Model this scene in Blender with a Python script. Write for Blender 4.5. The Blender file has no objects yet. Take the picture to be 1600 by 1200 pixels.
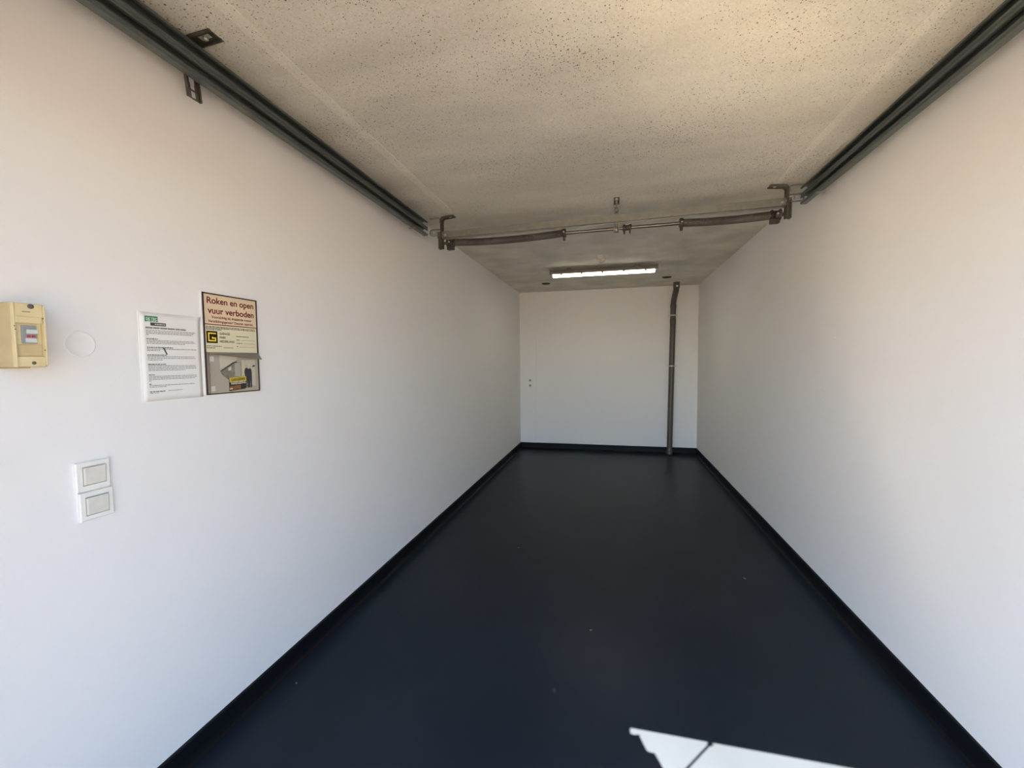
import bpy, math, random
from mathutils import Vector, Matrix

random.seed(7)
S = bpy.context.scene
COL = S.collection

# ------------------------------------------------------------------ camera, sky, exposure
W, H, D = 2.7525, 2.570, 6.906          # garage: x across, y into depth, z up
Y0 = 0.10                                # plane of the door opening
CAM = Vector((1.4924, 0.0, 1.4514))
cd = bpy.data.cameras.new('camera')
cam = bpy.data.objects.new('camera', cd)
COL.objects.link(cam)
fw = Vector((-0.23035655, 0.97158863, -0.05432668))
rt = Vector((0.97310169, 0.23016789, -0.00978964))
up = Vector((-0.00299275, 0.05512049, 0.99847523))
cam.matrix_world = Matrix(((rt.x, up.x, -fw.x, CAM.x), (rt.y, up.y, -fw.y, CAM.y),
                           (rt.z, up.z, -fw.z, CAM.z), (0, 0, 0, 1)))
cd.sensor_width = 36.0
cd.lens = 661.9 / 1600 * 36.0
cd.clip_start = 0.02
cd.clip_end = 300
S.camera = cam

SUN_AZ = math.radians(39.63)             # light travels to the right of the room's axis
SUN_EL = math.radians(47.4)
world = bpy.data.worlds.new('sky')
S.world = world
world.use_nodes = True
nt = world.node_tree
nt.nodes.clear()
out = nt.nodes.new('ShaderNodeOutputWorld')
bg = nt.nodes.new('ShaderNodeBackground')
sky = nt.nodes.new('ShaderNodeTexSky')
sky.sky_type = 'NISHITA'
sky.sun_disc = True
sky.sun_size = math.radians(0.25)
sky.sun_elevation = SUN_EL
sky.sun_rotation = math.pi + SUN_AZ
sky.sun_intensity = 1.1
sky.air_density = 0.8
sky.dust_density = 0.4
sky.ozone_density = 2.0
bg.inputs['Strength'].default_value = 0.25
nt.links.new(sky.outputs[0], bg.inputs['Color'])
nt.links.new(bg.outputs[0], out.inputs['Surface'])

S.view_settings.view_transform = 'Standard'
S.view_settings.look = 'None'
S.view_settings.exposure = 2.07
S.view_settings.gamma = 1.0
S.view_settings.use_curve_mapping = False
S.cycles.max_bounces = 16
S.cycles.sample_clamp_indirect = 60
S.cycles.blur_glossy = 0.1
S.cycles.diffuse_bounces = 10

# ------------------------------------------------------------------ materials
def mat(name, col, rough=0.6, metal=0.0, bump=None, var=None, emit=None, alpha=None, trans=None, spec=None, coat=0):
    """bump=(scale, strength, detail); var=(scale, amount)"""
    m = bpy.data.materials.new(name)
    m.use_nodes = True
    t = m.node_tree
    b = t.nodes['Principled BSDF']
    b.inputs['Base Color'].default_value = (*col, 1)
    b.inputs['Roughness'].default_value = rough
    b.inputs['Metallic'].default_value = metal
    if spec is not None:
        b.inputs['Specular IOR Level'].default_value = spec
    if coat:
        b.inputs['Coat Weight'].default_value = coat
    if emit:
        b.inputs['Emission Color'].default_value = (*emit[0], 1)
        b.inputs['Emission Strength'].default_value = emit[1]
    if alpha is not None:
        b.inputs['Alpha'].default_value = alpha
    if trans is not None:
        b.inputs['Transmission Weight'].default_value = trans
    tc = t.nodes.new('ShaderNodeTexCoord')
    if var:
        n = t.nodes.new('ShaderNodeTexNoise')
        n.inputs['Scale'].default_value = var[0]
        n.inputs['Detail'].default_value = 4
        t.links.new(tc.outputs['Object'], n.inputs['Vector'])
        mr = t.nodes.new('ShaderNodeMapRange')
        mr.inputs[1].default_value = 0.3
        mr.inputs[2].default_value = 0.7
        mr.inputs[3].default_value = 1 - var[1]
        mr.inputs[4].default_value = 1 + var[1]
        t.links.new(n.outputs['Fac'], mr.inputs[0])
        mx = t.nodes.new('ShaderNodeMix')
        mx.data_type = 'RGBA'
        mx.blend_type = 'MULTIPLY'
        mx.inputs['Factor'].default_value = 1
        mx.inputs['A'].default_value = (*col, 1)
        t.links.new(mr.outputs[0], mx.inputs['B'])
        t.links.new(mx.outputs['Result'], b.inputs['Base Color'])
    if bump:
        n = t.nodes.new('ShaderNodeTexNoise')
        n.inputs['Scale'].default_value = bump[0]
        n.inputs['Detail'].default_value = bump[2] if len(bump) > 2 else 3
        t.links.new(tc.outputs['Object'], n.inputs['Vector'])
        bp = t.nodes.new('ShaderNodeBump')
        bp.inputs['Strength'].default_value = bump[1]
        bp.inputs['Distance'].default_value = 0.002
        t.links.new(n.outputs['Fac'], bp.inputs['Height'])
        t.links.new(bp.outputs[0], b.inputs['Normal'])
    return m


def concrete(name, col):
    """painted concrete ceiling: pinholes, faint trowel stains"""
    m = mat(name, col, 0.85)
    t = m.node_tree
    b = t.nodes['Principled BSDF']
    tc = [n for n in t.nodes if n.type == 'TEX_COORD'][0]
    cur = None

    def math_(op, a, bb):
        n = t.nodes.new('ShaderNodeMath')
        n.operation = op
        for i, v in enumerate((a, bb)):
            if isinstance(v, (int, float)):
                n.inputs[i].default_value = v
            else:
                t.links.new(v, n.inputs[i])
        return n.outputs[0]

    def noise(scale, detail=3, vec=None):
        n = t.nodes.new('ShaderNodeTexNoise')
        n.inputs['Scale'].default_value = scale
        n.inputs['Detail'].default_value = detail
        t.links.new(vec or tc.outputs['Object'], n.inputs['Vector'])
        return n.outputs['Fac']

    def rng(v, a, c, d, e):
        n = t.nodes.new('ShaderNodeMapRange')
        t.links.new(v, n.inputs[0])
        for i, x in enumerate((a, c, d, e)):
            n.inputs[i + 1].default_value = x
        return n.outputs[0]

    def pits(scale, rad, dens):
        v = t.nodes.new('ShaderNodeTexVoronoi')
        v.inputs['Scale'].default_value = scale
        v.inputs['Randomness'].default_value = 1
        t.links.new(tc.outputs['Object'], v.inputs['Vector'])
        sep = t.nodes.new('ShaderNodeSeparateColor')
        t.links.new(v.outputs['Color'], sep.inputs[0])
        # each cell's pit radius is random, and density drifts with a broad noise
        dn = rng(noise(1.6, 2), 0.35, 0.65, dens - 0.13, dens + 0.12)
        r = math_('MULTIPLY', math_('MAXIMUM', math_('SUBTRACT', dn, sep.outputs[0]), 0.0), rad)
        return rng(math_('SUBTRACT', r, v.outputs['Distance']), 0.0, 0.05, 0.0, 1.0)

    p = math_('MAXIMUM', pits(75, 0.5, 0.50), pits(150, 0.6, 0.55))
    st = t.nodes.new('ShaderNodeMapping')
    st.inputs['Scale'].default_value = (0.7, 2.2, 1)
    t.links.new(tc.outputs['Object'], st.inputs['Vector'])
    stain = rng(noise(1.8, 4, st.outputs[0]), 0.36, 0.64, 0.90, 1.05)
    speck = rng(noise(150, 2), 0.3, 0.7, 0.90, 1.07)
    val = math_('MULTIPLY', math_('MULTIPLY', stain, speck), math_('SUBTRACT', 1.0, math_('MULTIPLY', p, 0.85)))
    mx = t.nodes.new('ShaderNodeMix')
    mx.data_type = 'RGBA'
    mx.blend_type = 'MULTIPLY'
    mx.inputs['Factor'].default_value = 1
    mx.inputs['A'].default_value = (*col, 1)
    t.links.new(val, mx.inputs['B'])
    t.links.new(mx.outputs['Result'], b.inputs['Base Color'])
    bp = t.nodes.new('ShaderNodeBump')
    bp.inputs['Strength'].default_value = 0.5
    bp.inputs['Distance'].default_value = 0.003
    t.links.new(math_('SUBTRACT', math_('MULTIPLY', noise(60, 4), 0.25), p), bp.inputs['Height'])
    t.links.new(bp.outputs[0], b.inputs['Normal'])
    return m


M = {}
M['wall'] = mat('white_wall_paint', (0.80, 0.785, 0.76), 0.7, bump=(90, 0.12, 4), var=(0.9, 0.015))
M['ceiling'] = concrete('ceiling_concrete', (0.66, 0.625, 0.53))
M['ceiling_rear'] = mat('rear_ceiling_concrete', (0.66, 0.625, 0.53), 0.85, bump=(30, 0.3, 5), var=(3.4, 0.16))
M['seam'] = concrete('seam_plaster', (0.72, 0.685, 0.585))
M['floor'] = mat('dark_epoxy_floor', (0.017, 0.0225, 0.0295), 0.33, bump=(14, 0.05, 3), var=(2.2, 0.10), spec=0.09)
M['skirting'] = mat('black_skirting_paint', (0.003, 0.004, 0.006), 0.55, bump=(35, 0.4, 4), spec=0.2)
M['pave'] = mat('dark_paving', (0.066, 0.053, 0.038), 0.9, var=(5, 0.12))
M['alu'] = mat('reflector_aluminium', (0.60, 0.55, 0.42), 0.14, 1.0)
M['galv_dark'] = mat('dull_galvanised_steel', (0.145, 0.165, 0.152), 0.40, 0.75, bump=(40, 0.15, 3), var=(14, 0.12))
M['galv'] = mat('galvanised_steel', (0.27, 0.27, 0.24), 0.45, 0.6, var=(25, 0.12))
M['zinc'] = mat('zinc_plated_strap', (0.185, 0.172, 0.145), 0.30, 0.85, var=(40, 0.15))
M['spring'] = mat('dark_spring_steel', (0.15, 0.135, 0.115), 0.5, 0.5, var=(9, 0.25))
M['cast'] = mat('dark_cast_metal', (0.07, 0.062, 0.05), 0.5, 0.5)
M['pvc'] = mat('brown_grey_pvc', (0.085, 0.070, 0.055), 0.42)
M['clip'] = mat('pipe_clip_steel', (0.62, 0.60, 0.55), 0.35, 0.7)
M['led'] = mat('lit_tube_cover', (0.9, 0.9, 0.85), 0.4, emit=((1.0, 0.94, 0.80), 3.4))
M['lamp_grey'] = mat('grey_lamp_housing', (0.20, 0.18, 0.15), 0.5)
M['white_plastic'] = mat('white_plastic', (0.66, 0.60, 0.52), 0.4)
M['switch'] = mat('cream_switch_plastic', (0.79, 0.78, 0.73), 0.35)
M['switch_key'] = mat('greyed_switch_key', (0.68, 0.66, 0.58), 0.4, var=(60, 0.05))
M['gap'] = mat('dark_screw_metal', (0.10, 0.095, 0.08), 0.7)
M['well_shade'] = mat('socket_well_shade_brown', (0.36, 0.32, 0.265), 0.5)
M['beige'] = mat('yellowed_beige_plastic', (0.52, 0.41, 0.21), 0.45, var=(22, 0.07))
M['beige_light'] = mat('light_beige_plastic', (0.66, 0.545, 0.30), 0.42, var=(25, 0.06))
M['breaker'] = mat('grey_breaker_plastic', (0.26, 0.27, 0.26), 0.45)
M['breaker_light'] = mat('pale_grey_lever', (0.55, 0.57, 0.54), 0.4)
M['red'] = mat('red_mark', (0.45, 0.02, 0.04), 0.5)
M['paper'] = mat('white_paper', (0.80, 0.78, 0.74), 0.6)
M['sleeve'] = mat('clear_sleeve', (0.86, 0.86, 0.82), 0.25)
M['ink'] = mat('dark_ink', (0.06, 0.055, 0.05), 0.7)
M['ink_grey'] = mat('grey_ink', (0.26, 0.25, 0.23), 0.7)
M['green'] = mat('green_logo_print', (0.03, 0.22, 0.09), 0.6)
M['logo_grey'] = mat('dark_grey_logo_print', (0.06, 0.07, 0.05), 0.6)
M['pale_ink'] = mat('pale_print', (0.75, 0.80, 0.72), 0.6)
M['sign_cream'] = mat('cream_sign_print', (0.72, 0.66, 0.45), 0.45)
M['sign_peach'] = mat('peach_sign_print', (0.72, 0.57, 0.38), 0.45)
M['sign_red'] = mat('dark_red_print', (0.15, 0.008, 0.006), 0.5)
M['sign_frame'] = mat('dark_brown_frame', (0.035, 0.018, 0.012), 0.4)
M['yellow'] = mat('yellow_print', (0.80, 0.58, 0.03), 0.45)
M['black'] = mat('black_print', (0.008, 0.007, 0.006), 0.45)
M['white_print'] = mat('white_print', (0.85, 0.83, 0.80), 0.45)
M['photo_wall'] = mat('photo_print_pale_grey', (0.50, 0.46, 0.39), 0.35)
M['photo_sky'] = mat('photo_print_light', (0.68, 0.64, 0.55), 0.35)
M['photo_mid'] = mat('photo_print_grey', (0.27, 0.245, 0.21), 0.35, var=(60, 0.3))
M['photo_navy'] = mat('photo_print_navy', (0.018, 0.02, 0.035), 0.35)
M['photo_skin'] = mat('photo_print_skin', (0.62, 0.50, 0.38), 0.35)
M['photo_brown'] = mat('photo_print_brown', (0.28, 0.11, 0.03), 0.35, var=(70, 0.3))
M['flap'] = mat('smoky_plastic_flap', (0.20, 0.17, 0.13), 0.3)
M['rope'] = mat('dark_rope', (0.03, 0.03, 0.03), 0.8)
M['filler'] = mat('old_filler', (0.82, 0.81, 0.78), 0.6)
M['crumb'] = mat('pale_crumb', (0.16, 0.15, 0.13), 0.9)
M['bark'] = mat('grey_brown_bark', (0.12, 0.10, 0.08), 0.9, bump=(18, 0.8, 4))
M['leaf'] = mat('green_leaf', (0.06, 0.11, 0.03), 0.6, var=(3, 0.3))
M['recess'] = mat('dark_recess', (0.045, 0.04, 0.03), 0.9)

# clear acrylic: mostly see-through with a soft gloss
m = bpy.data.materials.new('clear_acrylic')
m.use_nodes = True
t = m.node_tree
t.nodes.clear()
o_ = t.nodes.new('ShaderNodeOutputMaterial')
mixs = t.nodes.new('ShaderNodeMixShader')
tr = t.nodes.new('ShaderNodeBsdfTransparent')
tr.inputs[0].default_value = (0.97, 0.965, 0.95, 1)
gl = t.nodes.new('ShaderNodeBsdfGlossy')
gl.inputs['Roughness'].default_value = 0.2
mixs.inputs[0].default_value = 0.05
t.links.new(tr.outputs[0], mixs.inputs[1])
t.links.new(gl.outputs[0], mixs.inputs[2])
t.links.new(mixs.outputs[0], o_.inputs[0])
M['acrylic'] = m

# ------------------------------------------------------------------ mesh helpers
class MB:
    def __init__(self):
        self.v, self.f, self.smooth = [], [], []

    def add(self, vs, fs, smooth=False):
        n = len(self.v)
        self.v += [tuple(x) for x in vs]
        self.f += [tuple(i + n for i in f) for f in fs]
        self.smooth += [smooth] * len(fs)
        return self

    def box(self, x0, x1, y0, y1, z0, z1, bev=0.0):
        if bev <= 0:
            vs = [(x, y, z) for x in (x0, x1) for y in (y0, y1) for z in (z0, z1)]
            fs = [(0, 1, 3, 2), (4, 6, 7, 5), (0, 4, 5, 1), (2, 3, 7, 6), (0, 2, 6, 4), (1, 5, 7, 3)]
            return self.add(vs, fs)
        import bmesh
        bm = bmesh.new()
        bmesh.ops.create_cube(bm, size=1)
        for q in bm.verts:
            q.co = Vector(((x0 + x1) / 2 + q.co.x * (x1 - x0), (y0 + y1) / 2 + q.co.y * (y1 - y0), (z0 + z1) / 2 + q.co.z * (z1 - z0)))
        bmesh.ops.bevel(bm, geom=bm.edges[:], offset=bev, segments=2, affect='EDGES', profile=0.5)
        bm.verts.index_update()
        self.add([q.co[:] for q in bm.verts], [[q.index for q in fc.verts] for fc in bm.faces])
        bm.free()
        return self

    def tube(self, path, r, n=16, cap=True, smooth=True, radii=None):
        P = [Vector(p) for p in path]
        rings = []
        prev = None
        for i, p in enumerate(P):
            a = P[max(i - 1, 0)]
            b = P[min(i + 1, len(P) - 1)]
            tg = (b - a).normalized()
            if prev is None:
                ref = Vector((0, 0, 1)) if abs(tg.z) < 0.9 else Vector((1, 0, 0))
                e1 = tg.cross(ref).normalized()
            else:
                e1 = (prev - tg * prev.dot(tg)).normalized()
            prev = e1
            e2 = tg.cross(e1)
            rr = radii[i] if radii else r
            rings.append([p + (e1 * math.cos(2 * math.pi * k / n) + e2 * math.sin(2 * math.pi * k / n)) * rr for k in range(n)])
        vs = [v for ring in rings for v in ring]
        fs = []
        for i in range(len(P) - 1):
            for k in range(n):
                fs.append((i * n + k, i * n + (k + 1) % n, (i + 1) * n + (k + 1) % n, (i + 1) * n + k))
        self.add(vs, fs, smooth)
        if cap:
            self.add(rings[0], [tuple(range(n))[::-1]])
            self.add(rings[-1], [tuple(range(n))])
        return self

    def prism(self, poly, fn, d0, d1):
        """extrude the 2-D outline poly; fn(u, v, d) gives the 3-D point"""
        n = len(poly)
        vs = [fn(u, v, d0) for u, v in poly] + [fn(u, v, d1) for u, v in poly]
        fs = [tuple(range(n))[::-1], tuple(range(n, 2 * n))]
        fs += [(i, (i + 1) % n, n + (i + 1) % n, n + i) for i in range(n)]
        return self.add(vs, fs)

    def sheet(self, line, th, fn, d0, d1):
        """bent sheet metal: the open 2-D line thickened by th and extruded, quad by quad"""
        L = [Vector(p) for p in line]
        n = len(L)
        off = []
        for i in range(n):
            a = (L[i] - L[i - 1]).normalized() if i else None
            b = (L[i + 1] - L[i]).normalized() if i < n - 1 else None
            na = Vector((-a.y, a.x)) if a else None
            nb = Vector((-b.y, b.x)) if b else None
            if na is None:
                off.append(nb)
            elif nb is None:
                off.append(na)
            else:
                q = na + nb
                off.append(q / max(q.dot(na), 0.3))
        A = [p + o * th / 2 for p, o in zip(L, off)]
        B = [p - o * th / 2 for p, o in zip(L, off)]
        vs = []
        for d in (d0, d1):
            vs += [fn(p.x, p.y, d) for p in A] + [fn(p.x, p.y, d) for p in B]
        fs = []
        m2 = 2 * n
        for i in range(n - 1):
            fs += [(i, i + 1, m2 + i + 1, m2 + i), (n + i + 1, n + i, m2 + n + i, m2 + n + i + 1),
                   (i + 1, i, n + i, n + i + 1), (m2 + i, m2 + i + 1, m2 + n + i + 1, m2 + n + i)]
        fs += [(0, m2, m2 + n, n), (n - 1, 2 * n - 1, m2 + 2 * n - 1, m2 + n - 1)]
        return self.add(vs, fs)

    def lathe(self, prof, c, axis='z', n=24, smooth=True):
        vs = []
        for r, h in prof:
            for k in range(n):
                a = 2 * math.pi * k / n
                q = (r * math.cos(a), r * math.sin(a), h)
                if axis == 'x':
                    q = (q[2], q[0], q[1])
                elif axis == 'y':
                    q = (q[0], q[2], q[1])
                vs.append((c[0] + q[0], c[1] + q[1], c[2] + q[2]))
        fs = []
        for i in range(len(prof) - 1):
            for k in range(n):
                fs.append((i * n + k, i * n + (k + 1) % n, (i + 1) * n + (k + 1) % n, (i + 1) * n + k))
        self.add(vs, fs, smooth)
        self.add(vs[:n], [tuple(range(n))[::-1]])
        self.add(vs[-n:], [tuple(range(n))])
        return self

    def build(self, name, material, parent=None):
        import bmesh
        me = bpy.data.meshes.new(name)
        me.from_pydata(self.v, [], self.f)
        me.polygons.foreach_set('use_smooth', self.smooth)
        bm = bmesh.new()
        bm.from_mesh(me)
        bmesh.ops.recalc_face_normals(bm, faces=bm.faces[:])
        bm.to_mesh(me)
        bm.free()
        me.materials.append(material)
        ob = bpy.data.objects.new(name, me)
        COL.objects.link(ob)
        if parent is not None:
            put(ob, parent)
        return ob


def put(ob, parent):
    """parent while keeping the world-space mesh where it is"""
    ob.parent = parent
    # parts are built in world space, so only an Empty carries an offset
    ob.matrix_parent_inverse = Matrix.Translation(-parent.location) if parent.type == 'EMPTY' else Matrix()


def thing(name, label, cat, loc, group=None):
    e = bpy.data.objects.new(name, None)
    COL.objects.link(e)
    e.location = loc
    e.empty_display_size = 0.05
    e['label'] = label
    e['category'] = cat
    if group:
        e['group'] = group
    return e


def tag(o, label, cat, group=None):
    o['label'] = label
    o['category'] = cat
    if group:
        o['group'] = group
    return o


def struct(o):
    o['kind'] = 'structure'
    return o


def arc(cx, cy, r, a0, a1, n=6):
    return [(cx + r * math.cos(math.radians(a0 + (a1 - a0) * i / n)), cy + r * math.sin(math.radians(a0 + (a1 - a0) * i / n))) for i in range(n + 1)]

# ------------------------------------------------------------------ the room
hb = 0.091
struct(MB().box(0, W, 0.08, D, -0.15, 0).build('floor', M['floor']))
wall_left = struct(MB().box(-0.2, 0, Y0, D + 0.2, -0.15, H + 0.2).build('wall_left', M['wall']))
wall_right = struct(MB().box(W, W + 0.2, Y0, D + 0.2, -0.15, H + 0.2).build('wall_right', M['wall']))
wall_back = struct(MB().box(0, W, D, D + 0.2, -0.15, H + 0.2).build('wall_back', M['wall']))
# shallow pier in the left rear corner
MB().box(0, 0.269, D - 0.012, D + 0.001, 0.0, H).build('pier', M['wall'], wall_back)
LZ = 2.2                                   # height of the door opening
wf = MB()
wf.box(0, 0.25, Y0, Y0 + 0.16, 0, H)
wf.box(W - 0.25, W, Y0, Y0 + 0.16, 0, H)
wf.box(0.25, W - 0.25, Y0, Y0 + 0.16, LZ, H)
wall_front = struct(wf.build('wall_front', M['wall']))
ceiling = struct(MB().box(0, W, Y0, 3.30, H, H + 0.2).build('ceiling', M['ceiling']))
rear = MB().box(0, W, 3.30, D, H, H + 0.2).build('rear_slab', M['ceiling_rear'], ceiling)
for x, w in ((0.306, 0.05), (2.518, 0.042)):
    MB().box(x - w / 2, x + w / 2, Y0, 3.12, H - 0.004, H + 0.001, 0.0012).build('seam_strip', M['seam'], ceiling)
for x, y in ((0.55, 6.17), (2.21, 6.16)):
    MB().lathe([(0.062, 0.002), (0.062, -0.004), (0.05, -0.010), (0.02, -0.010)], (x, y, H), n=20).build('lifting_socket', M['recess'], ceiling)

def skirting(name, pts):
    return struct(pts.build(name, M['skirting']))
prof = [(0, 0), (0.030, 0), (0.017, 0.014), (0.013, 0.03), (0.013, hb - 0.004), (0.010, hb), (0, hb)]
skirting('baseboard_left', MB().prism(prof, lambda u, v, d: (u, d, v), Y0, D))
skirting('baseboard_right', MB().prism(prof, lambda u, v, d: (W - u, d, v), Y0, D))
skirting('baseboard_back', MB().prism([(a + (0.012 if a > 0 else 0), b) for a, b in prof], lambda u, v, d: (d, D - u, v), 0, W))

# filler lumps on the right and back walls
for y, z, r in ((3.244, 2.307, 0.007), (3.006, 2.02, 0.006), (2.84, 1.57, 0.008), (3.0, 1.269, 0.006), (2.97, 1.19, 0.005)):
    MB().lathe([(r, 0.001), (r * 0.9, -0.002), (r * 0.4, -0.004)], (W, y, z), 'x', 10).build('filler_lump', M['filler'], wall_right)
MB().lathe([(0.012, 0.001), (0.011, -0.002), (0.004, -0.004)], (1.783, D, 0.463), 'y', 10).build('filler_lump', M['filler'], wall_back)

# outside: paving, and an added unseen metal strip reflecting sun onto the ceiling
struct(MB().box(-30, 33, -60, 0.08, -0.15, -0.012).build('ground', M['pave']))
struct(MB().box(0.05, W - 0.18, -0.30, -0.17, -0.012, 0.004).build('added_reflector_1', M['alu']))

# unseen columnar tree, added to keep the sun off one half of the opening
tx, ty = -2.46, -5.29
tree = bpy.data.objects.new('added_shade_tree', None)
COL.objects.link(tree)
tree.location = (tx, ty, 0)
struct(tree)                               # added shade caster, grouped with the setting outside
MB().tube([(tx, ty, -0.05), (tx + 0.02, ty, 2.5), (tx, ty + 0.03, 6.0), (tx + 0.01, ty, 11.2)], 0.1, 10, radii=[0.16, 0.12, 0.08, 0.02]).build('trunk', M['bark'], tree)
rt_ = random.Random(11)
for k in range(10):
    a = k * 2.4
    z = 3.2 + k * 0.7
    MB().tube([(tx, ty, z), (tx + 0.25 * math.cos(a), ty + 0.25 * math.sin(a), z + 0.5), (tx + 0.42 * math.cos(a), ty + 0.42 * math.sin(a), z + 1.3)],
              0.03, 6, radii=[0.035, 0.025, 0.01]).build('branch', M['bark'], tree)
lv = MB()
for k in range(9000):
    h = rt_.random()
    z = 4.0 + 8.2 * h
    env = 0.66 * min(1.0, (h / 0.15 + 0.2)) * min(1.0, ((1 - h) / 0.25 + 0.05))
    r = env * math.sqrt(rt_.random())
    a = rt_.uniform(0, 2 * math.pi)
    c = Vector((tx + r * math.cos(a), ty + r * math.sin(a), z))
    e1 = Vector((rt_.gauss(0, 1), rt_.gauss(0, 1), rt_.gauss(0, 1))).normalized()
    e2 = e1.orthogonal().normalized()
    w = rt_.uniform(0.05, 0.075)
    lv.add([c - e1 * w * 1.3, c + e2 * w, c + e1 * w * 1.3, c - e2 * w], [(0, 1, 2, 3)])
lv.build('foliage', M['leaf'], tree)['kind'] = 'stuff'

# added unseen plate, stepped edge shaped to outline the sun patch; pull rope beside it
shadow_outline = [(0.25, 2.204), (0.274, 2.204), (0.280, 2.189), (0.297, 2.163), (0.315, 2.159), (0.326, 2.168), (0.348, 2.141),
       (0.402, 2.078), (0.415, 2.070), (0.435, 2.070), (0.469, 2.032), (0.50, 1.997), (0.545, 1.945), (0.545, 1.90), (0.25, 1.60)]
tag(MB().prism(shadow_outline, lambda u, v, d: (u, d, v), Y0 - 0.004, Y0 + 0.0005).build('added_shadow_plate', M['galv_dark']),
    'added unseen plate with stepped edge that shapes the sun patch, in the top corner of the door opening', 'shadow plate')
rope = thing('pull_rope', 'thin dark pull rope hanging from the lintel of the door opening', 'rope', (0.566, Y0 - 0.006, LZ))
MB().tube([(0.566, Y0 - 0.006, LZ + 0.002), (0.566, Y0 - 0.006, 1.75), (0.567, Y0 - 0.006, 1.3)], 0.0045, 10).build('cord', M['rope'], rope)
MB().lathe([(0.010, 0.002), (0.009, -0.004), (0.006, -0.009)], (0.566, Y0 - 0.006, LZ), n=14).build('knot', M['rope'], rope)
MB().lathe([(0.004, 0.03), (0.012, 0.02), (0.014, 0.0), (0.008, -0.015)], (0.567, Y0 - 0.006, 1.29), n=14).build('handle', M['rope'], rope)

# ------------------------------------------------------------------ overhead door tracks
def strap_slots(mb, fn, segs, hw, th, slot=0.010):
    """perforated strap: two rails with cross bars; segs = list of (d0, d1)"""
    for d0, d1 in segs:
        mb.prism([(-hw, d0), (-slot, d0), (-slot, d1), (-hw, d1)], fn, 0, th)
        mb.prism([(slot, d0), (hw, d0), (hw, d1), (slot, d1)], fn, 0, th)
    return mb


def slope(sgn, y):                          # the track by the notices sags a little towards its far end
    return 0.012 - 0.0088 * (y - 0.27) if sgn > 0 else 0.0


def channel(x_in, sgn, z0, z1, y0, y1):
    """C track open towards the room; x_in = distance of its open side from the wall"""
    bx = x_in - 0.040
    pl = [(x_in - 0.006, z0 + 0.013), (x_in, z0 + 0.011)] + [(x_in, z0 + 0.005)] + [(x_in - 0.004, z0)] + \
         [(bx + 0.008, z0), (bx + 0.002, z0 + 0.004), (bx, z0 + 0.012), (bx, z1 - 0.012), (bx + 0.002, z1 - 0.004), (bx + 0.008, z1),
          (x_in - 0.004, z1), (x_in, z1 - 0.005), (x_in, z1 - 0.011), (x_in - 0.006, z1 - 0.013)]
    return MB().sheet(pl, 0.0022, lambda u, v, d: ((u if sgn > 0 else W - u), d, v + slope(sgn, d)), y0, y1)


def track(sgn, label):
    X = lambda u: u if sgn > 0 else W - u
    dz = 0.0 if sgn > 0 else -0.013
    t_ = thing('door_track', label, 'track', (X(0.08), 1.6, 2.41))
    channel(0.108, sgn, 2.433 + dz, 2.484 + dz, 0.27, 3.08).build('lower_channel', M['galv_dark'], t_)
    channel(0.108, sgn, 2.4862 + dz, 2.541 + dz, 0.27, 3.08).build('upper_channel', M['galv_dark'], t_)
    # splice plate between the two channels
    MB().box(*sorted((X(0.058), X(0.066))), 0.27, 3.08, 2.452 + dz, 2.525 + dz).build('joining_plate', M['galv_dark'], t_)
    ys = (0.45, 1.25) if sgn > 0 else (0.45,)
    for y in ys:                          # bent slotted hanger: wall side of the track, foot on the ceiling
        hw, zb = 0.025, 2.383
        st = MB()
        xs = 0.053
        line = [(xs, zb + 0.05), (xs, 2.522)] + arc(xs + 0.04, 2.522, 0.04, 180, 90, 6) + [(xs + 0.075, 2.5635), (xs + 0.125, 2.5665)]
        fn = lambda u, v, d: (X(u), d - 0.12 * (v - zb), v)
        st.sheet(line, 0.004, fn, y - hw, y - 0.011)
        st.sheet(line, 0.004, fn, y + 0.011, y + hw)
        st.sheet([(xs + 0.012, 2.550), (xs + 0.04, 2.562), (xs + 0.062, 2.563)], 0.004, fn, y - 0.011, y + 0.011)
        st.sheet([(xs + 0.108, 2.5655), (xs + 0.125, 2.5665)], 0.004, fn, y - 0.011, y + 0.011)
        # lower end with its slot
        st.sheet([(xs, zb), (xs, zb + 0.05)], 0.004, fn, y - hw, y - 0.009)
        st.sheet([(xs, zb), (xs, zb + 0.05)], 0.004, fn, y + 0.009, y + hw)
        st.sheet([(xs, zb), (xs, zb + 0.004)], 0.004, fn, y - 0.010, y + 0.010)
        st.sheet([(xs, zb + 0.026), (xs, zb + 0.031)], 0.004, fn, y - 0.010, y + 0.010)
        h = st.build('hanger_strap', M['zinc'], t_)
        for off in (-hw + 0.003, hw - 0.003):    # stiffening ribs
            MB().sheet([(xs + 0.004, zb)] + [(p[0] + 0.004, p[1] - 0.004) for p in line], 0.009, fn, y + off - 0.003, y + off + 0.003).build('rib', M['zinc'], h)
        MB().lathe([(0.010, 0.0), (0.010, -0.006), (0.006, -0.009)], (X(xs + 0.085), y - 0.022, 2.563), n=6, smooth=False).build('bolt', M['clip'], h)
        MB().box(*sorted((X(0.0), X(0.053))), y - 0.028, y - 0.012, 2.505, 2.521).build('wall_spacer', M['galv_dark'], h)
    # clip joining bar near the end
    MB().box(*sorted((X(0.062), X(0.112))), 2.86, 2.872, 2.424 + dz + slope(sgn, 2.86), 2.4305 + dz + slope(sgn, 2.86)).build('end_clip', M['galv'], t_)
    return t_


track(1, 'dark galvanised double door track along the wall with the notices')
track(-1, 'dark galvanised double door track along the bare wall')

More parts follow.
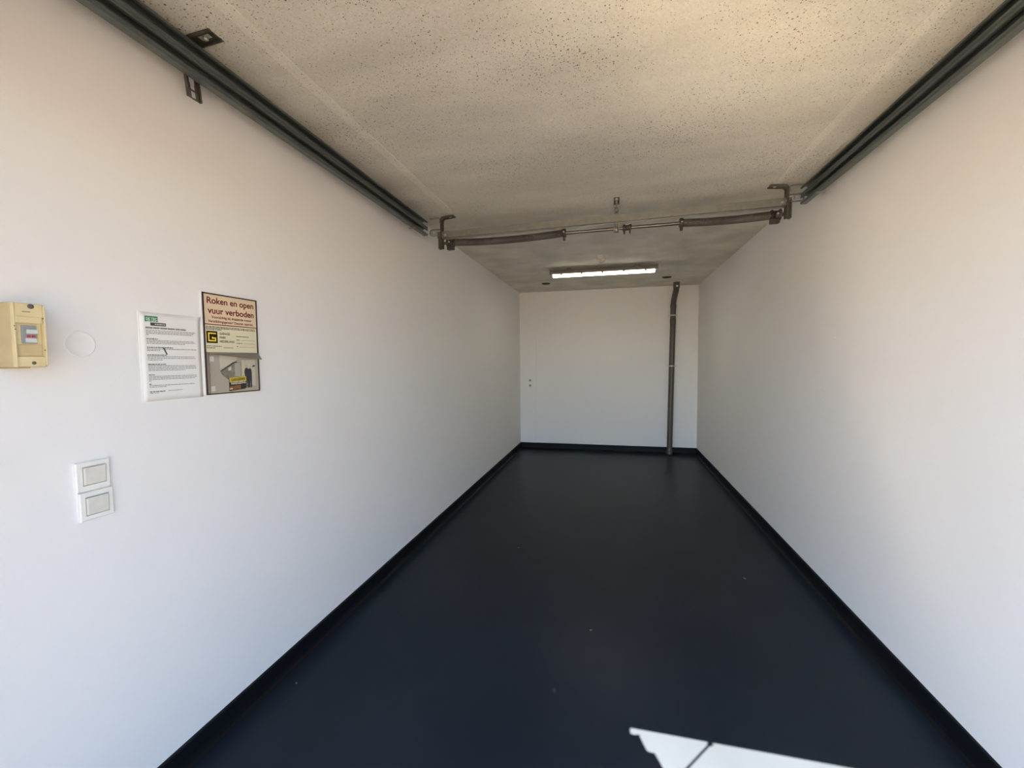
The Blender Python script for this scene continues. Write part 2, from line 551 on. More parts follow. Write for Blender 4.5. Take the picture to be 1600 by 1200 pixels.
# ------------------------------------------------------------------ cross rail with hangers
YB = 3.12
def zt(x, base):                            # the whole assembly rises a little towards the right wall
    return base + 0.029 * (x - 0.2) / 2.4
cr = thing('torsion_spring_rail', 'galvanised cross rail with torsion shaft and two dark coil springs under the ceiling', 'spring rail', (W / 2, YB, 2.44))
line = [(0.024, -0.010), (0.024, 0.0), (0.0, 0.0), (0.0, 0.046), (0.024, 0.046), (0.024, 0.036)]
mb = MB()
L = [Vector(p) for p in line]
x0, x1 = 0.17, 2.61
mb.sheet(line, 0.003, lambda u, v, d: (d, YB + u, zt(d, 2.407) + v), x0, x1)
mb.build('rail', M['galv'], cr)
# middle hanger
def mid_fn(u, v, d):
    return (d, u, v)
mh = MB()
ml = [(YB - 0.004, 2.352), (YB - 0.004, 2.425)]
ml2 = [(YB + 0.028, 2.352), (YB + 0.028, 2.53)] + arc(YB + 0.004, 2.53, 0.024, 0, 90, 5)[1:] + [(YB - 0.02, 2.562), (YB - 0.055, 2.5665)]
for a, b in ((1.499, 1.511), (1.525, 1.537)):
    mh.sheet(ml2, 0.004, mid_fn, a, b)
for z in (2.352, 2.386, 2.42, 2.454, 2.488, 2.52):
    mh.box(1.511, 1.525, YB + 0.026, YB + 0.030, z, z + 0.012)
mh.box(1.511, 1.525, YB - 0.055, YB - 0.03, 2.5635, 2.5675)
hm = mh.build('hanger_strap', M['zinc'], cr)
MB().box(1.499, 1.505, YB + 0.022, YB + 0.027, 2.352, 2.53).build('rib', M['galv'], hm)
MB().box(1.531, 1.537, YB + 0.022, YB + 0.027, 2.352, 2.53).build('rib', M['galv'], hm)
MB().lathe([(0.011, 0.0), (0.011, -0.006), (0.007, -0.01)], (1.518, YB - 0.035, 2.564), n=6, smooth=False).build('bolt', M['clip'], hm)
MB().lathe([(0.009, 0.0), (0.009, -0.005), (0.006, -0.008)], (1.518, YB + 0.024, 2.372), 'y', 6, False).build('bolt', M['clip'], hm)
# end hangers (foot bends towards the middle), bearing plates and the loops that tie into the tracks
for sgn, xe in ((1, 0.205), (-1, 2.585)):
    zz = zt(xe, 0.0)
    fn = lambda u, v, d: (xe + sgn * u, d, v)
    lp = [(0.0, 2.33 + zz), (0.0, 2.535)] + arc(0.024, 2.535, 0.024, 180, 90, 5)[1:] + [(0.04, 2.5605), (0.105, 2.5665)]
    h = MB()
    h.sheet(lp, 0.004, fn, YB - 0.025, YB - 0.009)
    h.sheet(lp, 0.004, fn, YB + 0.009, YB + 0.025)
    for zq in (2.47, 2.50):
        h.sheet([(0.0, zq), (0.0, zq + 0.012)], 0.004, fn, YB - 0.01, YB + 0.01)
    h.sheet([(0.09, 2.565), (0.105, 2.5665)], 0.004, fn, YB - 0.01, YB + 0.01)
    hs = h.build('hanger_strap', M['zinc'], cr)
    for off in (-0.024, 0.020):
        MB().sheet([(p[0] + 0.006, p[1] - 0.005) for p in lp], 0.010, fn, YB + off, YB + off + 0.004).build('rib', M['zinc'], hs)
    MB().lathe([(0.010, 0.0), (0.010, -0.006), (0.006, -0.009)], (xe + sgn * 0.075, YB, 2.562), n=6, smooth=False).build('bolt', M['clip'], hs)
    # bearing plate
    MB().prism([(YB - 0.03, 2.318 + zz), (YB - 0.012, 2.312 + zz), (YB + 0.05, 2.335 + zz), (YB + 0.06, 2.42 + zz), (YB - 0.03, 2.42 + zz)],
               lambda u, v, d: (xe - sgn * 0.012 + sgn * d, u, v), 0, 0.004).build('bearing_plate', M['galv_dark'], cr)
    MB().box(*sorted((xe - sgn * 0.014, xe - sgn * 0.002)), YB - 0.034, YB - 0.028, 2.315 + zz, 2.43 + zz).build('plate_edge', M['zinc'], cr)
    # flat loop reaching back to the track
    wl = xe - sgn * 0.085
    f2 = lambda u, v, d: (xe - sgn * u, d, v)
    lo = MB().sheet([(0.0, 2.418 + zz), (0.072, 2.418 + zz), (0.082, 2.43 + zz), (0.082, 2.450 + zz), (0.072, 2.462 + zz), (0.0, 2.462 + zz)], 0.004, f2, YB - 0.038, YB - 0.016)
    lo.build('tie_loop', M['galv'], cr)
    MB().sheet([(0.0, 2.51), (0.0, 2.535), (0.012, 2.548), (0.085, 2.548)], 0.004, f2, YB - 0.037, YB - 0.012).build('upper_tie', M['galv'], cr)
    MB().sheet([(0.03, 2.432 + zz), (0.03, 2.450 + zz), (0.068, 2.450 + zz), (0.068, 2.432 + zz), (0.034, 2.432 + zz)], 0.003, f2, YB - 0.038, YB - 0.02).build('roller_stop', M['clip'], cr)
    MB().lathe([(0.012, 0.0), (0.012, -0.008), (0.007, -0.013)], (xe - sgn * 0.0, YB - 0.002, 2.435 + zz), 'y', 6, False).build('bolt', M['clip'], cr)
    MB().lathe([(0.010, 0.0), (0.010, -0.008), (0.006, -0.012)], (xe + sgn * 0.03, YB - 0.002, 2.425 + zz), 'y', 6, False).build('bolt', M['clip'], cr)

# ------------------------------------------------------------------ torsion shaft and springs
YS = YB + 0.055
sh = cr
zc = lambda x: 2.379 + 0.016 * (x - 0.2) / 2.4
MB().tube([(x, YS, zc(x)) for x in (0.185, 0.9, 1.5, 2.1, 2.6)], 0.0115, 16).build('shaft', M['zinc'], sh)
def spring(xa, xb, sag):
    R, wr, pitch, n = 0.0245, 0.0034, 0.0078, 12
    turns = int((xb - xa) / pitch)
    path = []
    for i in range(turns * n + 1):
        k = i / (turns * n)
        x = xa + (xb - xa) * k
        a = 2 * math.pi * i / n
        dz = -sag * 4 * k * (1 - k)
        path.append((x, YS + R * math.cos(a), zc(x) + dz + R * math.sin(a)))
    return MB().tube(path, wr, 5).build('coil_spring', M['spring'], sh)
spring(0.30, 1.135, 0.014)
spring(1.965, 2.50, 0.008)
for x, w in ((1.145, 0.024), (1.953, 0.024)):
    c = MB().lathe([(0.030, -w / 2), (0.034, -w / 4), (0.034, w / 4), (0.030, w / 2)], (x, YS, zc(x)), 'x', 18).build('winding_collar', M['cast'], sh)
    MB().box(x - 0.009, x + 0.009, YS - 0.014, YS + 0.008, zc(x) - 0.052, zc(x) - 0.028, 0.002).build('set_screw', M['cast'], c)
    MB().lathe([(0.006, 0.0), (0.006, -0.006)], (x, YS - 0.033, zc(x)), 'y', 8, False).build('set_screw', M['clip'], c)
for sgn, x in ((1, 0.265), (-1, 2.53)):
    dr = MB().lathe([(0.036, -0.035 * sgn), (0.036, -0.028 * sgn), (0.028, -0.026 * sgn), (0.028, 0.012 * sgn), (0.034, 0.014 * sgn), (0.034, 0.022 * sgn)],
                    (x, YS, zc(x)), 'x', 20).build('cable_drum', M['cast'], sh)
    MB().box(x - 0.03, x + 0.025, YS - 0.03, YS + 0.005, zc(x) - 0.058, zc(x) - 0.03, 0.003).build('pawl', M['cast'], dr)
    MB().lathe([(0.007, 0.0), (0.007, -0.006)], (x - sgn * 0.01, YS - 0.03, zc(x)), 'y', 8, False).build('set_screw', M['clip'], dr)
cp = MB().lathe([(0.019, -0.03), (0.023, -0.026), (0.023, -0.014), (0.018, -0.01), (0.018, 0.01), (0.023, 0.014), (0.023, 0.026), (0.019, 0.03)],
                (1.592, YS, zc(1.592)), 'x', 16).build('coupler', M['cast'], sh)
for dx in (-0.02, 0.02):
    MB().lathe([(0.006, -0.022), (0.007, -0.034), (0.003, -0.046)], (1.592 + dx, YS - 0.006, zc(1.592)), n=8).build('bolt', M['cast'], cp)

# ------------------------------------------------------------------ batten lamp, smoke detector
lx, ly = 1.375, 5.26
ln = 1.26
lamp = thing('batten_lamp', 'long lit batten lamp with grey housing on the rear ceiling', 'lamp', (lx, ly, H))
bp_ = [(-0.055, -0.03), (-0.062, -0.05), (-0.062, -0.068), (-0.050, -0.072), (0.050, -0.072), (0.062, -0.068), (0.062, -0.05), (0.055, -0.03), (0.04, -0.022), (-0.04, -0.022)]
MB().prism(bp_, lambda u, v, d: (d, ly + u, H + v), lx - ln / 2, lx + ln / 2).build('housing', M['lamp_grey'], lamp)
for dx in (-0.4, 0.4):
    MB().box(lx + dx - 0.02, lx + dx + 0.02, ly - 0.03, ly + 0.03, H - 0.024, H, 0.002).build('mounting_clip', M['lamp_grey'], lamp)
dp = [(-0.046, -0.072), (-0.046, -0.080), (-0.038, -0.091), (-0.024, -0.097), (0.024, -0.097), (0.038, -0.091), (0.046, -0.080), (0.046, -0.072)]
MB().prism(dp, lambda u, v, d: (d, ly + u, H + v), lx - ln / 2 + 0.035, lx + ln / 2 - 0.035).build('diffuser', M['led'], lamp)
for sx in (-1, 1):
    xe = lx + sx * (ln / 2 - 0.018)
    MB().prism([(a * 0.93, b * 0.98) for a, b in dp], lambda u, v, d: (d, ly + u, H + v), xe - 0.017, xe + 0.017).build('end_cap', M['clip'], lamp)
for k in range(5):
    x = lx - ln / 2 + 0.14 + k * (ln - 0.28) / 4
    for sy in (-1, 1):
        MB().box(x - 0.011, x + 0.011, ly + sy * 0.061 - 0.004, ly + sy * 0.061 + 0.004, H - 0.088, H - 0.055, 0.0015).build('snap_clip', M['lamp_grey'], lamp)
sd = thing('smoke_detector', 'small round off-white smoke detector on the ceiling before the lamp', 'smoke detector', (1.372, 4.72, H))
MB().lathe([(0.052, 0.0), (0.052, -0.012), (0.048, -0.016)], (1.372, 4.72, H), n=28).build('base', M['white_plastic'], sd)
MB().lathe([(0.046, -0.015), (0.052, -0.030), (0.050, -0.050), (0.042, -0.070), (0.026, -0.082), (0.008, -0.085)], (1.372, 4.72, H), n=28).build('chamber', M['white_plastic'], sd)
MB().lathe([(0.049, -0.041), (0.0520, -0.044), (0.0520, -0.048), (0.049, -0.051)], (1.372, 4.72, H), n=28).build('vent_ring', M['white_plastic'], sd)

# ------------------------------------------------------------------ drain pipe
pp = thing('drain_pipe', 'brown-grey vertical drain pipe with offset bend on the rear wall', 'pipe', (2.35, 6.82, 0))
yw = 6.835
px = lambda z: 2.350 + 0.0155 * z
MB().tube([(px(0), yw, 0.0), (px(1.0), yw, 1.0), (px(2.06), yw, 2.06)], 0.0405, 20).build('lower_pipe', M['pvc'], pp)
MB().tube([(px(2.0), yw, 2.0), (px(2.25), yw, 2.25), (px(2.29), yw - 0.004, 2.29), (px(2.33) + 0.001, yw - 0.02, 2.33), (2.390, 6.76, 2.385), (2.394, 6.66, 2.445),
           (2.395, 6.63, 2.468), (2.395, 6.615, 2.50), (2.395, 6.61, 2.57)], 0.0395, 20).build('offset_bend', M['pvc'], pp)
MB().lathe([(0.0385, -0.05), (0.043, -0.045), (0.043, 0.03), (0.041, 0.035), (0.0385, 0.04)], (px(2.03), yw, 2.03), n=24).build('socket_joint', M['pvc'], pp)
MB().lathe([(0.0385, -0.02), (0.044, -0.012), (0.044, 0.03), (0.0385, 0.036)], (px(2.25), yw, 2.24), n=24).build('socket_joint', M['pvc'], pp)
MB().lathe([(0.0385, -0.085), (0.045, -0.078), (0.045, -0.003), (0.047, 0.0)], (2.395, 6.61, 2.57), n=24).build('ceiling_socket', M['pvc'], pp)
MB().box(2.385, 2.413, 6.561, 6.567, 2.498, 2.520, 0.001).build('sticker', M['white_print'], pp)
for z in (2.115, 1.35):
    c = MB().lathe([(0.0405, -0.010), (0.0425, -0.009), (0.0425, 0.009), (0.0405, 0.010)], (px(z), yw, z), n=24).build('pipe_clip', M['clip'], pp)
    for sx in (-1, 1):
        MB().box(px(z) + sx * 0.052 - 0.014, px(z) + sx * 0.052 + 0.014, yw - 0.005, yw + 0.005, z - 0.009, z + 0.009, 0.001).build('clip_ear', M['clip'], c)
    MB().tube([(px(z), yw + 0.04, z), (px(z), D, z)], 0.006, 8).build('stud', M['clip'], c)
MB().lathe([(0.050, 0.0), (0.050, 0.02), (0.044, 0.05), (0.0385, 0.055)], (px(0), yw, 0.0), n=24).build('foot_collar', M['pvc'], pp)
MB().lathe([(0.020, -0.002), (0.020, -0.010), (0.008, -0.012)], (px(0.07), yw - 0.037, 0.072), 'y', 16).build('access_plug', M['lamp_grey'], pp)

# ------------------------------------------------------------------ wall sockets on the rear pier
yf = D - 0.012
for z, lab in ((1.126, 'upper of two stacked white wall sockets on the rear pier'), (1.042, 'lower of two stacked white wall sockets on the rear pier')):
    so = thing('wall_socket', lab, 'socket', (0.168, yf, z))
    n_ = 32
    ang = [2 * math.pi * (i + 0.5) / n_ for i in range(n_)]
    sq = [(0.042 * math.cos(q) / max(abs(math.cos(q)), abs(math.sin(q))), 0.0405 * math.sin(q) / max(abs(math.cos(q)), abs(math.sin(q)))) for q in ang]
    ci = [(0.022 * math.cos(q), 0.022 * math.sin(q)) for q in ang]
    rings = [(0.0, sq), (0.010, sq), (0.010, ci), (0.0012, ci)]
    MB().add([(0.168 + p, yf - d, z + q) for d, rg in rings for p, q in rg],
             [(n_ * i + j, n_ * i + (j + 1) % n_, n_ * i + n_ + (j + 1) % n_, n_ * i + n_ + j) for i in range(3) for j in range(n_)]
             + [tuple(range(3 * n_, 4 * n_))]).build('plate', M['switch'], so)
    MB().lathe([(0.0205, 0.0), (0.0205, -0.0026), (0.0185, -0.0030)], (0.168, yf - 0.0012, z), 'y', 24).build('well_shade', M['well_shade'], so)  # grey-brown tone stands for the shade a deeper well would hold
    for dx in (-0.0095, 0.0095):
        MB().lathe([(0.0028, 0.0), (0.0028, -0.0016), (0.0016, -0.0018)], (0.168 + dx, yf - 0.0042, z), 'y', 10).build('contact', M['lamp_grey'], so)

# ------------------------------------------------------------------ helpers for things on the left wall
LW = lambda n: (lambda u, v, d: (d, u, v))   # u along y, v up, d out from the wall
lw = lambda u, v, d: (d, u, v)

def rect(mb, y0, y1, z0, z1, d0, d1):
    return mb.box(d0, d1, y0, y1, z0, z1)

def text_part(name, s, y0, y1, zb, d, material, parent, h=None, bold=0.0, shear=0.0):
    """flat lettering on the wall: starts at y0, baseline zb, fitted to the width y1 - y0 (cap height h if given)"""
    cu = bpy.data.curves.new(name, 'FONT')
    cu.body = s
    cu.size = 1.0
    cu.offset = bold
    ob = bpy.data.objects.new(name, cu)
    COL.objects.link(ob)
    dg = bpy.context.evaluated_depsgraph_get()
    dg.update()
    me = bpy.data.meshes.new_from_object(ob.evaluated_get(dg))
    bpy.data.objects.remove(ob)
    bpy.data.curves.remove(cu)
    xs = [v.co.x for v in me.vertices]
    x0, x1 = min(xs), max(xs)
    k = (y1 - y0) / (x1 - x0)
    kv = k if h is None else h / 0.70
    for v in me.vertices:
        v.co = Vector((d, y0 + (v.co.x - x0) * k, zb + v.co.y * kv))
    me.materials.clear()
    me.materials.append(material)
    o = bpy.data.objects.new(name, me)
    COL.objects.link(o)
    put(o, parent)
    return o

def scribble(mb, y0, y1, z, h, d, rnd, wmin=0.003, wmax=0.011):
    """a line of print too small to read: word-length dashes"""
    y = y0
    while y < y1 - 0.002:
        w = min(rnd.uniform(wmin, wmax), y1 - y)
        mb.add([(d, y, z), (d, y + w, z), (d, y + w, z + h), (d, y, z + h)], [(0, 1, 2, 3)])
        y += w + rnd.uniform(0.0012, 0.002)

def poly(mb, pts, d):
    mb.add([(d, a, b) for a, b in pts], [tuple(range(len(pts)))])
    return mb

# ------------------------------------------------------------------ A4 notice in a sleeve
pa = thing('notice_sheet', 'white printed notice with green logo pinned beside the warning sign', 'notice', (0, 1.168, 1.329))
PY0, PY1, PZ0, PZ1 = 1.066, 1.276, 1.329, 1.624
MB().box(0.0, 0.0012, PY0 - 0.004, PY1 + 0.002, PZ0 - 0.004, PZ1 + 0.002).build('sleeve', M['sleeve'], pa)
# the sheet: its top edge lifts off the wall towards one corner
n = 14
vs, fs = [], []
for i in range(n + 1):
    for j in range(n + 1):
        a, b = i / n, j / n
        lift = 0.0022 + 0.005 * max(0, b - 0.93) / 0.07 * max(0.0, a - 0.35) / 0.65 + 0.0005 * math.sin(a * 9 + b * 5)
        vs.append((lift, PY0 + (PY1 - 0.004 - PY0) * a, PZ0 + (PZ1 - PZ0) * b))
for i in range(n):
    for j in range(n):
        q = i * (n + 1) + j
        fs.append((q, q + n + 1, q + n + 2, q + 1))
sheet = MB().add(vs, fs, True).build('sheet', M['paper'], pa)
sm = sheet.modifiers.new('thickness', 'SOLIDIFY')
sm.thickness = 0.0004
pw, ph = PY1 - PY0, PZ1 - PZ0
U = lambda a: PY0 + 0.012 + a * (pw - 0.022)
V = lambda b: PZ1 - b * ph
dP = 0.0036
MB().box(0.0022, dP, U(0.02), U(0.235), V(0.105), V(0.042)).build('logo_block', M['green'], pa)
MB().box(0.0022, dP, U(0.11), U(0.375), V(0.148), V(0.112)).build('logo_bar', M['logo_grey'], pa)
text_part('logo_text', 'DE TEC', U(0.035), U(0.222), V(0.088), dP + 0.0004, M['pale_ink'], pa, h=0.0085, bold=0.02)
rnd = random.Random(3)
mb = MB(); scribble(mb, U(0.18), U(0.355), V(0.135), 0.0028, dP + 0.0004, rnd); mb.build('logo_caption', M['pale_ink'], pa)['kind'] = 'stuff'
mb = MB(); scribble(mb, U(0.05), U(0.21), V(0.101), 0.0018, dP + 0.0004, rnd); mb.build('logo_caption', M['pale_ink'], pa)['kind'] = 'stuff'
mb = MB(); scribble(mb, U(0.02), U(0.74), V(0.182), 0.0056, dP, rnd, 0.01, 0.03); mb.build('title_text', M['ink_grey'], pa)['kind'] = 'stuff'
heads = MB(); body = MB()
rows = [(0.200, 0.93, 0), (0.217, 0.90, 0), (0.233, 0.86, 0), (0.249, 0.07, 0),
        (0.295, 0.22, 1), (0.312, 0.88, 0), (0.329, 0.92, 0), (0.346, 0.72, 0),
        (0.392, 0.48, 1), (0.409, 0.93, 0), (0.426, 0.25, 0),
        (0.478, 0.36, 1), (0.496, 0.90, 0), (0.514, 0.90, 0), (0.532, 0.28, 0),
        (0.583, 0.34, 1), (0.600, 0.90, 0), (0.617, 0.92, 0), (0.634, 0.91, 0), (0.651, 0.70, 0),
        (0.702, 0.13, 1), (0.719, 0.92, 0), (0.736, 0.92, 0), (0.753, 0.88, 0), (0.770, 0.07, 0),
        (0.806, 0.07, 1), (0.823, 0.86, 0), (0.840, 0.33, 0), (0.893, 0.30, 1), (0.908, 0.19, 0)]
for b, e, k in rows:
    scribble(heads if k else body, U(0.02 + 0.02 * b), U(e), V(b) - 0.0015, 0.0026 if k else 0.0021, dP, rnd)
scribble(body, U(0.36), U(0.62), V(0.893), 0.002, dP, rnd)
heads.build('heading_text', M['ink'], pa)['kind'] = 'stuff'
body.build('body_text', M['ink_grey'], pa)['kind'] = 'stuff'
MB().prism([(U(0.30), V(0.395)), (U(0.325), V(0.395)), (U(0.375), V(0.47)), (U(0.36), V(0.475))], lw, 0.003, dP + 0.0006).build('dark_stroke', M['ink'], pa)  # short dark diagonal stroke on the sheet

# ------------------------------------------------------------------ warning sign with document pocket
SY0, SY1, SZ0, SZ1 = 1.284, 1.531, 1.334, 1.720
sg = thing('warning_sign', 'framed no-smoking warning sign with clear pocket holding a booklet', 'sign', (0, 1.408, SZ0))
MB().box(0, 0.004, SY0 - 0.004, SY1 + 0.004, SZ0 - 0.002, SZ1 + 0.004).build('backing', M['paper'], sg)
MB().box(0.004, 0.0044, SY0, SY1, SZ0, SZ1).build('print_sheet', M['sign_cream'], sg)
zr = SZ1 - 0.118                             # bottom of the red part
zp = SZ1 - 0.226                             # top of the pocket
MB().box(0.004, 0.0052, SY0 + 0.003, SY1 - 0.003, zr, SZ1 - 0.003).build('warning_panel', M['sign_peach'], sg)
fb = 0.0045
for a in ((SY0, SY0 + fb, SZ0, SZ1), (SY1 - fb, SY1, SZ0, SZ1), (SY0, SY1, SZ0, SZ0 + fb), (SY0, SY1, SZ1 - fb, SZ1)):
    MB().box(0.003, 0.008, *a).build('frame_bar', M['sign_frame'], sg)
MB().box(0.004, 0.0065, SY0 + fb, SY1 - fb, zr - 0.0016, zr + 0.0016).build('divider', M['sign_red'], sg)
dT = 0.0056
text_part('warning_text', 'Roken en open', SY0 + 0.018, SY1 - 0.016, SZ1 - 0.038, dT, M['sign_red'], sg, h=0.0235, bold=0.022)
text_part('warning_text', 'vuur verboden', SY0 + 0.020, SY1 - 0.016, SZ1 - 0.076, dT, M['sign_red'], sg, h=0.0235, bold=0.022)
text_part('caution_text', 'Voorzichtig bij draaiende motor', SY0 + 0.034, SY1 - 0.028, SZ1 - 0.094, dT, M['sign_red'], sg, h=0.0098, bold=0.018)
text_part('caution_text', 'Verstikkingsgevaar! Deuren openen.', SY0 + 0.020, SY1 - 0.020, SZ1 - 0.110, dT, M['sign_red'], sg, h=0.0098, bold=0.018)
dS = 0.0046
sp = MB()
rnd = random.Random(5)
for k, e in ((0, 0.235), (1, 0.235), (2, 0.075)):
    scribble(sp, SY0 + 0.010, SY0 + e, zr - 0.010 - k * 0.0052, 0.0028, dS, rnd, 0.004, 0.014)
scribble(sp, SY0 + 0.010, SY0 + 0.075, zp + 0.024, 0.0026, dS, rnd)
scribble(sp, SY0 + 0.010, SY0 + 0.045, zp + 0.017, 0.0026, dS, rnd)
scribble(sp, SY0 + 0.082, SY0 + 0.125, zp + 0.019, 0.0022, dS, rnd)
scribble(sp, SY0 + 0.142, SY0 + 0.205, zr - 0.042, 0.003, dS, rnd)
for k, e in ((0, 0.155), (1, 0.172), (2, 0.150)):
    z = zr - 0.056 - k * 0.0135
    scribble(sp, SY0 + 0.142, SY0 + e, z, 0.0028, dS, rnd)
    sp.add([(dS, SY0 + e + 0.003, z), (dS, SY1 - 0.012, z), (dS, SY1 - 0.012, z + 0.0009), (dS, SY0 + e + 0.003, z + 0.0009)], [(0, 1, 2, 3)])
sp.build('small_print', M['ink'], sg)['kind'] = 'stuff'
# square G logo
lz1, ly0, ls = zr - 0.025, SY0 + 0.011, 0.046
MB().box(0.004, 0.0048, ly0, ly0 + ls, lz1 - ls, lz1).build('logo_ground', M['black'], sg)
g = lambda a, b: (ly0 + a * ls, lz1 - (1 - b) * ls)
Gp = [g(.86, .86), g(.14, .86), g(.14, .14), g(.86, .14), g(.86, .47), g(.58, .47), g(.50, .56), g(.46, .36), g(.75, .36), g(.75, .25), g(.25, .25), g(.25, .75), g(.86, .75)]
poly(MB(), Gp, 0.0052).build('logo_letter', M['yellow'], sg)
for k, (s_, w_) in enumerate((('GARAGE', 0.046), ('PARK', 0.028), ('NEDERLAND', 0.066))):
    text_part('logo_text', s_, SY0 + 0.066, SY0 + 0.066 + w_, zr - 0.037 - k * 0.0152, dS + 0.0003, M['ink'], sg, h=0.0085, bold=0.018)
# booklet in the pocket
bk = MB().box(0.0045, 0.0085, SY0 + 0.012, SY1 - 0.008, SZ0 + 0.008, zp - 0.004).build('booklet', M['photo_wall'], sg)
bw, bh = SY1 - SY0 - 0.020, zp - SZ0 - 0.012
B = lambda a, b: (SY0 + 0.012 + a * bw, SZ0 + 0.008 + b * bh)
def print_(name, pts, m_, lay):
    return poly(MB(), [B(a, b) for a, b in pts], 0.0088 + 0.0003 * lay).build(name, M[m_], bk)
print_('printed_sky', [(0.20, 0.58), (0.20, 1.0), (0.60, 1.0), (0.52, 0.82), (0.45, 0.76)], 'photo_sky', 0)
print_('printed_facade', [(0.21, 0.53), (0.47, 0.76), (0.62, 0.78), (0.62, 0.36), (0.36, 0.30), (0.23, 0.46)], 'photo_mid', 1)
print_('printed_eaves', [(0.20, 0.545), (0.46, 0.78), (0.54, 0.80), (0.54, 0.77), (0.47, 0.745), (0.21, 0.53)], 'black', 2)
print_('printed_door', [(0.49, 0.40), (0.49, 0.76), (0.61, 0.77), (0.61, 0.38)], 'photo_wall', 2)
print_('printed_door', [(0.36, 0.55), (0.36, 0.62), (0.42, 0.67), (0.42, 0.57)], 'photo_sky', 2)
print_('printed_doorframe', [(0.64, 0.40), (0.64, 0.84), (0.70, 0.84), (0.70, 0.40)], 'sign_cream', 2)
print_('printed_door', [(0.71, 0.16), (0.71, 0.84), (0.93, 0.84), (0.93, 0.10)], 'photo_sky', 2)
print_('printed_suit', [(0.775, 0.06), (0.77, 0.44), (0.765, 0.55), (0.79, 0.60), (0.815, 0.61), (0.84, 0.58), (0.85, 0.50), (0.845, 0.06),
                        (0.815, 0.06), (0.81, 0.28), (0.803, 0.06)], 'photo_navy', 3)
print_('printed_suit', [(0.70, 0.06), (0.695, 0.40), (0.685, 0.50), (0.70, 0.59), (0.73, 0.63), (0.76, 0.62), (0.78, 0.56), (0.775, 0.40), (0.77, 0.06),
                        (0.745, 0.06), (0.735, 0.28), (0.725, 0.06)], 'photo_navy', 4)
print_('printed_head', [(0.728, 0.62), (0.718, 0.66), (0.73, 0.705), (0.755, 0.705), (0.765, 0.66), (0.755, 0.615)], 'photo_skin', 5)
print_('printed_head', [(0.805, 0.60), (0.797, 0.64), (0.807, 0.675), (0.83, 0.675), (0.838, 0.64), (0.828, 0.60)], 'photo_skin', 5)
print_('printed_suit', [(0.87, 0.64), (0.86, 0.66), (0.90, 0.70), (0.94, 0.67), (0.90, 0.64)], 'photo_navy', 3)
print_('printed_cover', [(0.36, 0.0), (0.36, 0.34), (0.70, 0.34), (0.70, 0.04)], 'black', 3)
print_('printed_cover_picture', [(0.37, 0.03), (0.37, 0.135), (0.60, 0.155), (0.60, 0.04)], 'photo_brown', 4)
print_('printed_cover_picture', [(0.37, 0.045), (0.37, 0.075), (0.425, 0.08), (0.425, 0.05)], 'white_print', 5)
print_('title_band', [(0.37, 0.235), (0.37, 0.36), (0.72, 0.385), (0.72, 0.26)], 'yellow', 5)
print_('title_band', [(0.37, 0.145), (0.37, 0.235), (0.72, 0.26), (0.72, 0.165)], 'black', 5)
def slant(o, k, yb):
    for v in o.data.vertices:
        v.co.z += (v.co.y - yb) * k
a0 = B(0.40, 0.265); a1 = B(0.705, 0)
slant(text_part('title_text', 'GARAGEPARK', a0[0], a1[0], a0[1], 0.0107, M['black'], bk, h=0.0105, bold=0.02), 0.05, a0[0])
a0 = B(0.40, 0.172)
slant(text_part('title_text', 'HANDLEIDING', a0[0], a1[0], a0[1], 0.0107, M['white_print'], bk, h=0.0095, bold=0.02), 0.05, a0[0])
# pocket, tape and flap
MB().box(0.0155, 0.0172, SY0 + 0.006, SY1 - 0.005, SZ0 + 0.005, zp).build('pocket_front', M['acrylic'], sg)
MB().box(0.004, 0.0172, SY0 + 0.0046, SY0 + 0.0075, SZ0 + 0.005, zp).build('pocket_side', M['flap'], sg)
for zq in (zp - 0.034, SZ0 + 0.012):
    MB().box(0.0085, 0.0095, SY0 + 0.016, SY0 + 0.033, zq, zq + 0.020).build('tape', M['paper'], sg)
fl = MB()                                    # the flap hangs out, lower at one corner
fq = [(0.005, SY0 + 0.005, zp + 0.001), (0.005, SY1 - 0.002, zp + 0.001), (0.040, SY1 - 0.019, zp - 0.026), (0.030, SY0 + 0.006, zp - 0.006)]
fl.add(fq + [(x + 0.0015, y, z + 0.0012) for x, y, z in fq], [(0, 1, 2, 3), (7, 6, 5, 4), (0, 4, 5, 1), (1, 5, 6, 2), (2, 6, 7, 3), (3, 7, 4, 0)])
fl.build('flap', M['flap'], sg)

